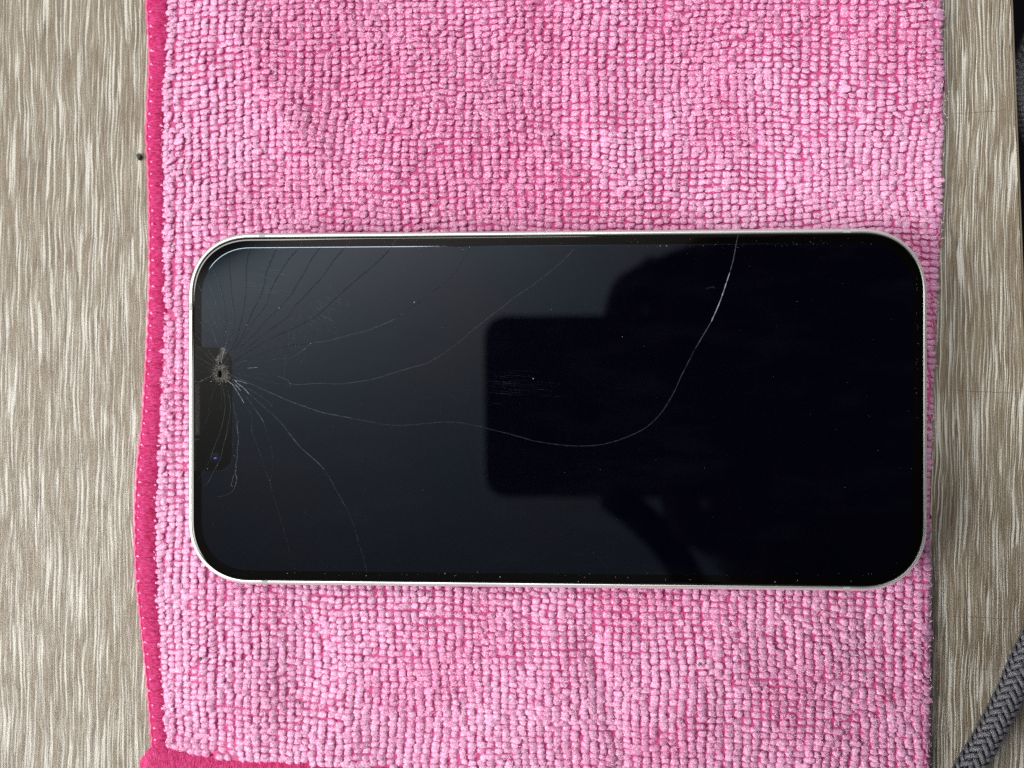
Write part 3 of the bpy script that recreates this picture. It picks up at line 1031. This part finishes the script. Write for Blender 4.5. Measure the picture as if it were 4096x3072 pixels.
def blob(seed):
    r = np.random.default_rng(seed)
    V = []
    F = []
    ph = [0, .25, .50, .74, 1.0]
    for k_ in range(NR_ + 1):
        if k_ == NR_:
            V.append((0, 0, 1.0))
            break
        el = ph[k_] * PI / 2 * 0.98 - 0.12
        for j in range(NT_):
            a = 2 * PI * j / NT_
            ex = 3.6
            c_, s_ = math.cos(a), math.sin(a)
            rr = (abs(c_) ** ex + abs(s_) ** ex) ** (-1 / ex)
            wob = 1 + r.uniform(-0.13, 0.13)
            rad = math.cos(el) ** 0.5 * rr * wob
            V.append((rad * c_, rad * s_, math.sin(el) + r.uniform(-.09, .09)))
    for k_ in range(NR_ - 1):
        for j in range(NT_):
            j2 = (j + 1) % NT_
            F.append((k_ * NT_ + j, k_ * NT_ + j2, (k_ + 1) * NT_ + j2))
            F.append((k_ * NT_ + j, (k_ + 1) * NT_ + j2, (k_ + 1) * NT_ + j))
    top = NR_ * NT_
    for j in range(NT_):
        F.append(((NR_ - 1) * NT_ + j, (NR_ - 1) * NT_ + (j + 1) % NT_, top))
    return np.array(V), np.array(F)


blobs = [blob(s) for s in range(24)]
BF = blobs[0][1]
BV = np.stack([b[0] for b in blobs])

DX, DY = 1.86 * MM, 1.27 * MM
gi, gj = np.meshgrid(np.arange(-52, 54), np.arange(-72, 74))
gi, gj = gi.ravel(), gj.ravel()
bx, by = gi * DX, gj * DY
X, Y = bx / MM, by / MM
cx = bx + (2.6 * vnoise(X * .035 + 20, Y * .045 + 5) + 0.9 * vnoise(X * .12, Y * .10 + 31)) * MM
cy = by + (3.4 * vnoise(X * .04 + 40, Y * .035 + 9) + 1.0 * vnoise(X * .13 + 6, Y * .15)) * MM
cx += rng.normal(0, 0.13, len(cx)) * MM
cy += rng.normal(0, 0.09, len(cx)) * MM
# one more row of loops right against each hem
ey = np.arange(Y0, Y1, 1.22 * MM) + 0.0
ex = fi(ey) + 0.55 * MM + rng.normal(0, 0.15, len(ey)) * MM
ex2 = np.arange(fi(Y0), frr(Y0), 1.7 * MM)
ey2 = hem_y(ex2) + 0.5 * MM + rng.normal(0, 0.15, len(ex2)) * MM
far = (cx > fi(cy) + 1.15 * MM) & (cy > hem_y(cx) + 1.0 * MM)
cx, cy, gi, gj = cx[far], cy[far], gi[far], gj[far]
cx, cy = np.concatenate([cx, ex, ex2]), np.concatenate([cy, ey, ey2])
gi = np.concatenate([gi, ey * 0, ex2 * 0])
gj = gi * 0
# beyond this x the loops roll down the fold
xr = frr(cy) - RF * 0.6
s_over = np.maximum(cx - xr, 0)
hr = HB(xr, cy) / 2
fold = np.minimum(s_over / hr, 2.2)
keep = (cx > fi(cy) + 0.25 * MM) & (s_over / hr < 1.7) & (cy > Y0) & (cy < Y1) & (cy > hem_y(cx) + 0.4 * MM)
dp_in = np.minimum(PL / 2 - np.abs(cx - PCX), PW / 2 - np.abs(cy - PCY))
keep &= ~(dp_in > 5 * MM)
cx, cy, s_over, fold, hr, xr, dp_in, gi, gj = [a[keep] for a in (cx, cy, s_over, fold, hr, xr, dp_in, gi, gj)]
N = len(cx)
print('loops', N)
hz = HB(cx, cy)
px_ = np.where(s_over > 0, xr + hr * 1.1 * np.sin(fold), cx)
pz_ = np.where(s_over > 0, 2 * hr - hr + hr * np.cos(fold), hz)
# loop size, tilt and turn
onfold = np.clip(s_over / hr, 0, 1)
dens = vnoise(cx / MM * .05 + 2, cy / MM * .06 + 17)
sx = DX / 2 * rng.normal(1.09, 0.085, N)
sy = DY / 2 * rng.normal(1.12, 0.10, N) * (1 + 0.12 * dens)
sz = rng.normal(0.56, 0.09, N) * MM * np.where(dp_in > -0.6 * MM, 0.9, 1) * (1 - 0.45 * onfold)
wide = rng.random(N) < 0.05
sx = np.where(wide, sx * 1.45, sx)
sy = np.where(rng.random(N) < 0.04, sy * 1.35, sy)
turn = rng.normal(0, 0.10, N) + 0.5 * vnoise(cx / MM * .06, cy / MM * .06 + 50)
gx = (HB(cx + .5 * MM, cy) - HB(cx - .5 * MM, cy)) / MM
gy = (HB(cx, cy + .5 * MM) - HB(cx, cy - .5 * MM)) / MM
tiltx = rng.normal(0, 0.15, N)
tilty = rng.normal(-0.12, 0.12, N)
idx = rng.integers(0, len(blobs), N)
B = BV[idx]                                   # N, nv, 3
nv = B.shape[1]
u = B[:, :, 0] * sx[:, None]
v_ = B[:, :, 1] * sy[:, None]
h_ = B[:, :, 2] * sz[:, None]
v_ -= h_ * 0.30                               # loops lean towards the viewer's bottom edge
h_ = h_ + u * tiltx[:, None] + v_ * tilty[:, None] * (B[:, :, 2] > 0.15)
ct, st = np.cos(turn)[:, None], np.sin(turn)[:, None]
ux, vy = u * ct - v_ * st, u * st + v_ * ct
cf, sf = np.cos(fold)[:, None], np.sin(fold)[:, None]
isf = (s_over > 0)[:, None]
wx = px_[:, None] + np.where(isf, ux * cf + h_ * sf, ux)
wz = pz_[:, None] + np.where(isf, -ux * sf + h_ * cf, h_ + ux * gx[:, None] + vy * gy[:, None]) - 0.20 * MM
wy = cy[:, None] + vy
# press the loops that the phone lies on
under = (np.abs(wx - PCX) < PL / 2 - 0.1 * MM) & (np.abs(wy - PCY) < PW / 2 - 0.1 * MM)
wz = np.where(under, np.minimum(wz, PZ - 0.05 * MM), wz)
wz = np.maximum(wz, 0.15 * MM)
V = np.stack([wx, wy, wz], 2).reshape(-1, 3)
F = (BF[None] + (np.arange(N) * nv)[:, None, None]).reshape(-1, 3)
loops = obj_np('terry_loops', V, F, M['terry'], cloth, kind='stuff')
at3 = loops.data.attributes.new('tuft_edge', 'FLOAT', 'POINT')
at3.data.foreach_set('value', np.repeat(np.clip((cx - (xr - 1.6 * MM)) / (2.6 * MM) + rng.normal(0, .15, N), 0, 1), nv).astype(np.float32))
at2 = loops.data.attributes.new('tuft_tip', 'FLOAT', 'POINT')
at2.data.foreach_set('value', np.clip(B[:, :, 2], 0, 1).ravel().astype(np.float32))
att = loops.data.attributes.new('tuft_tone', 'FLOAT', 'POINT')
tone = np.clip(rng.random(N) * 0.7 + 0.5 * (vnoise(cx / MM * .08 + 70, cy / MM * .08) + .2), 0, 1)
att.data.foreach_set('value', np.repeat(tone, nv).astype(np.float32))

# loose shiny filaments over the loops
NFI = 26000
pick = rng.integers(0, N, NFI)
fx = px_[pick] + rng.normal(0, 0.45, NFI) * MM
fy = cy[pick] + rng.normal(-0.15, 0.35, NFI) * MM
fz = pz_[pick] + sz[pick] * rng.uniform(0.75, 1.08, NFI)
fa = rng.uniform(0, 2 * PI, NFI)
fl = rng.uniform(0.10, 0.42, NFI) * MM
fw = rng.uniform(0.04, 0.09, NFI) * MM
cur = rng.normal(0, 0.8, NFI)
pts = []
for t in (-1, -0.33, 0.33, 1):
    aa = fa + cur * t
    pts.append(np.stack([fx + np.cos(fa) * fl * t - np.sin(fa) * cur * fl * t * t * .5,
                         fy + np.sin(fa) * fl * t + np.cos(fa) * cur * fl * t * t * .5,
                         fz + (1 - t * t) * 0.10 * MM], 1))
side = np.stack([-np.sin(fa) * fw / 2, np.cos(fa) * fw / 2, np.zeros(NFI)], 1)
VV = np.stack([p + s * side for p in pts for s in (1, -1)], 1)      # NFI, 8, 3
ok = ~((np.abs(fx - PCX) < PL / 2 + .2 * MM) & (np.abs(fy - PCY) < PW / 2 + .2 * MM))
VV = VV[ok]
qd = np.array([(0, 1, 3, 2), (2, 3, 5, 4), (4, 5, 7, 6)])
QQ = (qd[None] + (np.arange(len(VV)) * 8)[:, None, None]).reshape(-1, 4)
M['filament'] = plain('pale_pink_filament', (0.90, 0.52, 0.70), 0.5, Specular_IOR_Level=0.4)
obj_np('loose_filaments', VV.reshape(-1, 3), None, M['filament'], cloth, kind='stuff', quads=QQ)


# hem down the left side: one padded stitch after another
def stitch(y_top, y_bot, nxs=10, nys=10):
    V = []
    sk = random.uniform(0.2, 0.7) * MM
    rag = [random.uniform(-0.45, 0.35) * MM for _ in range(nys)]
    for j in range(nys):
        t = j / (nys - 1)
        for i in range(nxs):
            s = i / (nxs - 1)
            y = y_top + (y_bot - y_top) * t - sk * s
            xo, xi = float(fo(y)) + 0.35 * MM, float(fi(y)) + 0.25 * MM + rag[j]
            x = xo + (xi - xo) * s
            hump = math.sin(PI * min(max(t, 0.02), 0.98)) ** 0.45
            prof_ = math.sin(PI * (0.08 + 0.80 * s)) ** 0.6
            z = 0.35 * MM + (1.05 * prof_ + 0.40 * s) * MM * (0.90 + 0.10 * hump) + random.uniform(-.05, .05) * MM
            V.append((x, y, z))
    F = [(j * nxs + i, (j + 1) * nxs + i, (j + 1) * nxs + i + 1, j * nxs + i + 1) for j in range(nys - 1) for i in range(nxs - 1)]
    # skirt so that the piece has thickness
    rim = [i for i in range(nxs)] + [j * nxs + nxs - 1 for j in range(1, nys)] + [(nys - 1) * nxs + i for i in range(nxs - 2, -1, -1)] + [j * nxs for j in range(nys - 2, 0, -1)]
    b0 = len(V)
    for r_ in rim:
        V.append((V[r_][0], V[r_][1], 0.05 * MM))
    m_ = len(rim)
    for a in range(m_):
        F.append((rim[a], rim[(a + 1) % m_], b0 + (a + 1) % m_, b0 + a))
    return obj('stitch', V, F, M['satin_x'], cloth)


hem_end = px(606, 2985, 0.9 * MM).y
y = Y1 + 1 * MM
tufts, chain = [], []
while y > hem_end:
    step = random.uniform(2.45, 2.95) * MM
    stitch(y, y - step - 0.18 * MM)
    tufts.append((float(fo(y)) + random.uniform(.55, 1.0) * MM, y - random.uniform(0, .3) * MM, 1.25 * MM))
    if random.random() < 0.55:
        tufts.append((float(fi(y)) - random.uniform(0.1, 0.6) * MM, y - random.uniform(0.2, .6) * MM, 2.0 * MM))
    y -= step
# little pale yarn tips that poke through between stitches
V, F = [], []
for (x_, y_, z_) in tufts:
    l_, w_ = random.uniform(.45, 1.05) * MM, random.uniform(.12, .24) * MM
    a = random.gauss(-0.35, 0.3)
    d = Vector((math.cos(a), math.sin(a), 0)) * l_
    s = Vector((-math.sin(a), math.cos(a), 0)) * w_
    b = Vector((x_, y_, z_))
    k_ = len(V)
    V += [b + s, b - s, b + d, b + d * .3 + Vector((0, 0, 0.16 * MM))]
    F += [(k_, k_ + 1, k_ + 3), (k_ + 1, k_ + 2, k_ + 3), (k_ + 2, k_, k_ + 3)]
obj('yarn_tips', V, F, M['tuft'], cloth, kind='stuff')
# scalloped thread along the very edge
pts, rad = [], []
yy = Y1
i = 0
while yy > hem_end - 1 * MM:
    ph_ = (i % 6) / 6
    pts.append((float(fo(yy)) + (0.18 - 0.20 * math.sin(PI * ph_)) * MM, yy, 0.45 * MM))
    rad.append((0.30 + 0.10 * math.sin(PI * ph_)) * MM)
    yy -= 0.43 * MM
    i += 1
tube('edge_thread', pts, rad, M['edge_thread'], cloth, 7)

# bottom hem, mostly outside the frame
nxh, nyh = 260, 14
xa, xb = px(556, 3072, 0.8 * MM).x, frr(Y0) - 1 * MM
V = []
for j in range(nyh):
    t = j / (nyh - 1)
    for i in range(nxh):
        s = i / (nxh - 1)
        x = xa + (xb - xa) * s
        x0 = x - (1 - s) ** 30 * 0.9 * MM * t * -0.3
        top = float(hem_y(x)) + 0.3 * MM + 0.22 * MM * math.sin(i * 1.7) * random.random()
        if s < 0.04:
            corner = px(606, 2983, 1 * MM)
            top = min(top, corner.y - max(0, (corner.x - x)) * 1.25)
        bot = Y0 - 2.2 * MM
        y = top + (bot - top) * t
        rib = 0.10 * math.sin(i * 2.1) + 0.08 * vnoise(i * 0.9, j * .4)
        z = (0.45 + 1.75 * math.sin(PI * min(1, 0.06 + t * 0.9)) ** 0.5 + float(rib)) * MM
        V.append((x0, y, z * min(1, 0.35 + s * 40)))
F = [(j * nxh + i, (j + 1) * nxh + i, (j + 1) * nxh + i + 1, j * nxh + i + 1) for j in range(nyh - 1) for i in range(nxh - 1)]
obj('bottom_hem', V, F, M['satin_y'], cloth)


# ------------------------------------------------------------------ braided cables
def braided_cable(name, path, R_, label, group=None, N_=8, pitch=13.6 * MM, fine=9):
    root = empty(name, path[len(path) // 2], label, 'cable', group)
    P = [Vector(p) for p in smooth_line([tuple(p) for p in path], 24)]
    S = [0.0]
    for a, b in zip(P, P[1:]):
        S.append(S[-1] + (b - a).length)
    total = S[-1]
    Sx = np.array(S)
    PX = np.array([tuple(p) for p in P])

    def at(s):
        return Vector([np.interp(s, Sx, PX[:, c_]) for c_ in range(3)])
    core = tube('core', [tuple(at(total * i / 40)) for i in range(41)], R_ * 0.86, M['cable_core'], None, 14)
    adopt(core, root)
    om = 2 * PI / pitch
    ds = pitch / N_ / 2 / 5
    ns = int(total / ds)
    base = []
    for i in range(ns + 1):
        s = i * ds
        p = at(s)
        t = (at(min(s + ds, total)) - at(max(s - ds, 0))).normalized()
        sd = t.cross(Vector((0, 0, 1))).normalized()
        upv = sd.cross(t)
        base.append((p, t, sd, upv))
    for sg_ in (1, -1):
        for k_ in range(N_):
            V, F = [], []
            for i in range(ns + 1):
                s = i * ds
                p, t, sd, upv = base[i]
                c_ = s * 2 * om * N_ / (2 * PI)
                if sg_ == 1:
                    th_ = 2 * PI * k_ / N_ + om * s
                    h = math.sin(PI / 2 * (2 * k_ + c_) + PI / 4)
                else:
                    th_ = 2 * PI * k_ / N_ - om * s
                    h = -math.sin(PI / 2 * (2 * k_ - c_) + PI / 4)
                h = max(-1, min(1, h * 1.6))
                rr = R_ + h * 0.24 * MM
                rad_ = sd * math.cos(th_) + upv * math.sin(th_)
                tan_ = (-sd * math.sin(th_) + upv * math.cos(th_)) * sg_
                dr = (t + tan_ * (om * R_)).normalized()
                acr = rad_.cross(dr).normalized()
                c0 = p + rad_ * rr
                hw, ht = 0.54 * MM, 0.25 * MM
                for (a_, b_) in ((-1, 0), (-.7, .75), (0, 1), (.7, .75), (1, 0), (0, -.6)):
                    V.append(c0 + acr * a_ * hw + rad_ * b_ * ht)
                if i:
                    b1 = (i - 1) * 6
                    for j in range(6):
                        j2 = (j + 1) % 6
                        F.append((b1 + j, b1 + j2, b1 + 6 + j2, b1 + 6 + j))
            F += [tuple(range(5, -1, -1)), tuple(range(ns * 6, ns * 6 + 6))]
            o = obj('strand', V, F, M['braid'], None)
            adopt(o, root)
    return root


RC = 2.15 * MM
zc = RC + 0.35 * MM
path = [px(3790, 3230, zc), px(3877, 3072, zc), px(3950, 2950, zc), px(4040, 2775, zc), px(4105, 2625, zc), px(4200, 2440, zc)]
braided_cable('braided_cable', path, RC, 'grey braided cable crossing the lower right corner of the table', pitch=14 * MM)
path = [px(4400, -200, -0.020), px(4180, 60, -0.030), px(4098, 260, -0.036), px(4092, 360, -0.036), px(4135, 540, -0.030), px(4260, 800, -0.02)]
braided_cable('hanging_cable', path, 2.0 * MM, 'blurred grey braided cable hanging beside the right edge of the table', pitch=14 * MM)


# ------------------------------------------------------------------ crumbs
def crumb(name, x_, y_, z, s, mat, label, cat, flat=0.7, seed=0):
    r = random.Random(seed)
    bm = bmesh.new()
    bmesh.ops.create_icosphere(bm, subdivisions=2, radius=1)
    ax, ay = r.uniform(.75, 1.25), r.uniform(.75, 1.25)
    for vt in bm.verts:
        k_ = 1 + 0.28 * math.sin(vt.co.x * 3 + seed) * math.cos(vt.co.y * 4 + seed * 2) + r.uniform(-.08, .08)
        vt.co = Vector((vt.co.x * ax, vt.co.y * ay, vt.co.z * flat)) * k_ * s * MM
    me = bpy.data.meshes.new(name)
    bm.to_mesh(me)
    bm.free()
    me.materials.append(mat)
    o = bpy.data.objects.new(name, me)
    COL.objects.link(o)
    c_ = px(x_, y_, z)
    o.location = (c_.x, c_.y, z)
    return tag(o, label, cat)


crumb('crumb', 557, 628, 0.40 * MM, 0.66, M['crumb_green'], 'dark green crumb on the wood beside the left hem of the cloth', 'crumb', seed=1)
crumb('grit', 803, 2635, 3.1 * MM, 0.30, M['crumb_grey'], 'dark grit speck on the pink cloth at lower left', 'grit', seed=2)
crumb('grit', 1199, 2811, 3.2 * MM, 0.26, M['crumb_grey'], 'small black grit speck near the bottom edge of the pink cloth', 'grit', seed=3)
crumb('fluff', 2797, 2657, 3.3 * MM, 0.42, M['crumb_pale'], 'grey fluff speck on the pink cloth below the phone', 'fluff', seed=4)
crumb('grit', 2573, 632, 3.3 * MM, 0.28, M['crumb_pale'], 'pale grey speck on the pink cloth above the phone', 'grit', seed=5)

# ------------------------------------------------------------------ what the screen reflects: the phone that takes the picture and who holds it
def mir(x_, y_, z):
    """point at height z above the table whose mirror image in the screen is at pixel (x_, y_)"""
    s = px(x_, y_, ZS)
    f_ = ((CAM.z - ZS) + (z - ZS)) / (CAM.z - ZS)
    return Vector((CAM.x + (s.x - CAM.x) * f_, CAM.y + (s.y - CAM.y) * f_, z))


zh = CAM.z + 0.0012
a, b = mir(1930, 1258, zh), mir(1930, 1990, zh)
HW = a.y - b.y
HL = 0.160
hp = empty('camera_phone', (a.x + HL / 2, (a.y + b.y) / 2, zh), 'dark navy phone held above the table, reflected in the screen', 'smartphone')
OU2 = round_rect(HL, HW, 11 * MM, 10)
o = stack('body', OU2, [(1.2, 0.0), (0.3, 0.0006), (0, 0.0016), (0, 0.0066), (0.3, 0.0076), (1.2, 0.0082)], M['held'], hp, ox=0, oy=0)
lc = CAM - Vector(hp.location)
for dx, dy in ((0.0, -0.022), (0.018, -0.011)):
    disc('lens_ring', lc.x + dx, lc.y + dy, -0.0004, 5 * MM, M['gap'], hp, h=-0.6)


def skinned(name, nodes, edges, mat, parent=None, sub=2):
    """nodes: list of (pos, radius)"""
    me = bpy.data.meshes.new(name)
    me.from_pydata([tuple(n[0]) for n in nodes], edges, [])
    o = bpy.data.objects.new(name, me)
    COL.objects.link(o)
    md = o.modifiers.new('skin', 'SKIN')
    for i, n_ in enumerate(nodes):
        r_ = n_[1]
        me.skin_vertices[0].data[i].radius = (r_, r_) if not hasattr(r_, '__len__') else r_
    me.skin_vertices[0].data[0].use_root = True
    md.use_smooth_shade = True
    sm = o.modifiers.new('sub', 'SUBSURF')
    sm.levels = sm.render_levels = sub
    me.materials.append(mat)
    if parent is not None:
        o.parent = parent
    return o


person = empty('person', (0, 0, 0), 'person in dark clothes leaning over the table, reflected dark in the phone screen', 'person')
zt = CAM.z
hx = 0.095
nodes = [((0.50, 0.00, 0.02), 0.15), ((0.45, 0, 0.22), 0.15), ((0.34, 0, 0.42), 0.21), ((0.29, 0.0, 0.52), 0.06), ((0.24, 0.0, 0.58), 0.055),
         ((0.30, 0.17, 0.42), 0.13), ((0.30, 0.23, 0.30), 0.065), ((0.225, 0.15, zt + 0.03), 0.046), ((0.15, 0.082, zt + 0.014), 0.032),
         ((0.30, -0.16, 0.42), 0.11), ((0.30, -0.25, 0.30), 0.055), ((0.175, -0.20, zt + 0.03), 0.040), ((0.115, -0.105, zt + 0.014), 0.030)]
edges = [(0, 1), (1, 2), (2, 3), (3, 4), (2, 5), (5, 6), (6, 7), (7, 8), (2, 9), (9, 10), (10, 11), (11, 12)]
skinned('clothing', nodes, edges, M['cloth_dark'], person)
# head, leaning over the phone
hd = [((0.285, 0, 0.545), 0.05), ((0.235, 0, 0.560), 0.078), ((0.185, 0.0, 0.575), 0.088), ((0.165, 0, 0.60), 0.06)]
skinned('head', hd, [(0, 1), (1, 2), (2, 3)], M['skin'], person)
hr_ = [((0.30, 0, 0.60), 0.07), ((0.235, 0, 0.625), 0.088), ((0.165, 0.0, 0.62), 0.092), ((0.125, 0, 0.60), 0.06)]
skinned('hair', hr_, [(0, 1), (1, 2), (2, 3)], M['hair'], person)


def hand(sgn):
    """hand gripping the long edge of the held phone; sgn +1 far edge, -1 near edge"""
    ye = a.y if sgn > 0 else b.y
    Zb, Zt_ = zh - 0.004, zh + 0.016
    if sgn > 0:
        nodes = [((0.150, ye + 0.034, zh + 0.012), 0.034), ((0.118, ye + 0.018, zh + 0.012), 0.034), ((0.090, ye + 0.010, zh + 0.012), 0.030),
                 ((0.064, ye + 0.006, zh + 0.010), 0.022), ((0.046, ye + 0.006, zh + 0.008), 0.018)]
    else:
        nodes = [((0.115, ye - 0.060, zh + 0.012), 0.028), ((0.108, ye - 0.025, zh + 0.012), 0.030), ((0.098, ye - 0.004, zh + 0.012), 0.028),
                 ((0.082, ye - 0.004, zh + 0.010), 0.024), ((0.070, ye - 0.004, zh + 0.008), 0.018)]
    sh = 0.0 if sgn > 0 else 0.022
    edges = [(0, 1), (1, 2), (2, 3), (3, 4)]
    for i, (dx, ln) in enumerate(((0.040, .9), (0.020, 1.0), (0.0, .95), (-0.02, .8))):
        bx_ = 0.060 + sh + dx
        k_ = len(nodes)
        nodes += [((bx_ + 0.012, ye + sgn * 0.014, zh + 0.006), 0.0095), ((bx_, ye + sgn * 0.011, zh - 0.005), 0.0088),
                  ((bx_ - 0.004, ye - sgn * 0.008 * ln, zh - 0.0095), 0.0078), ((bx_ - 0.006, ye - sgn * 0.022 * ln, zh - 0.009), 0.0070)]
        edges += [(3 if i > 1 else 2, k_), (k_, k_ + 1), (k_ + 1, k_ + 2), (k_ + 2, k_ + 3)]
    k_ = len(nodes)
    nodes += [((0.105, ye + sgn * 0.004, zh + 0.020), 0.012), ((0.085, ye - sgn * 0.012, zh + 0.021), 0.0105), ((0.068, ye - sgn * 0.022, zh + 0.019), 0.009)]
    edges += [(1, k_), (k_, k_ + 1), (k_ + 1, k_ + 2)]
    return skinned('hand', nodes, edges, M['skin'], person, sub=1)


hand(1)
hand(-1)
# strap hanging from the held phone's near edge
sp_ = smooth_line([tuple(mir(2440, 1975, zh)), tuple(mir(2560, 2070, zh + .002)), tuple(mir(2670, 2180, zh + .004)), tuple(mir(2760, 2330, zh + .006)), tuple(mir(2850, 2520, zh + .01)), tuple(mir(3000, 2760, zh + .02))], 5)
o = tube('strap', sp_, 0.0065, M['cloth_dark'], None, 8)
adopt(o, hp)
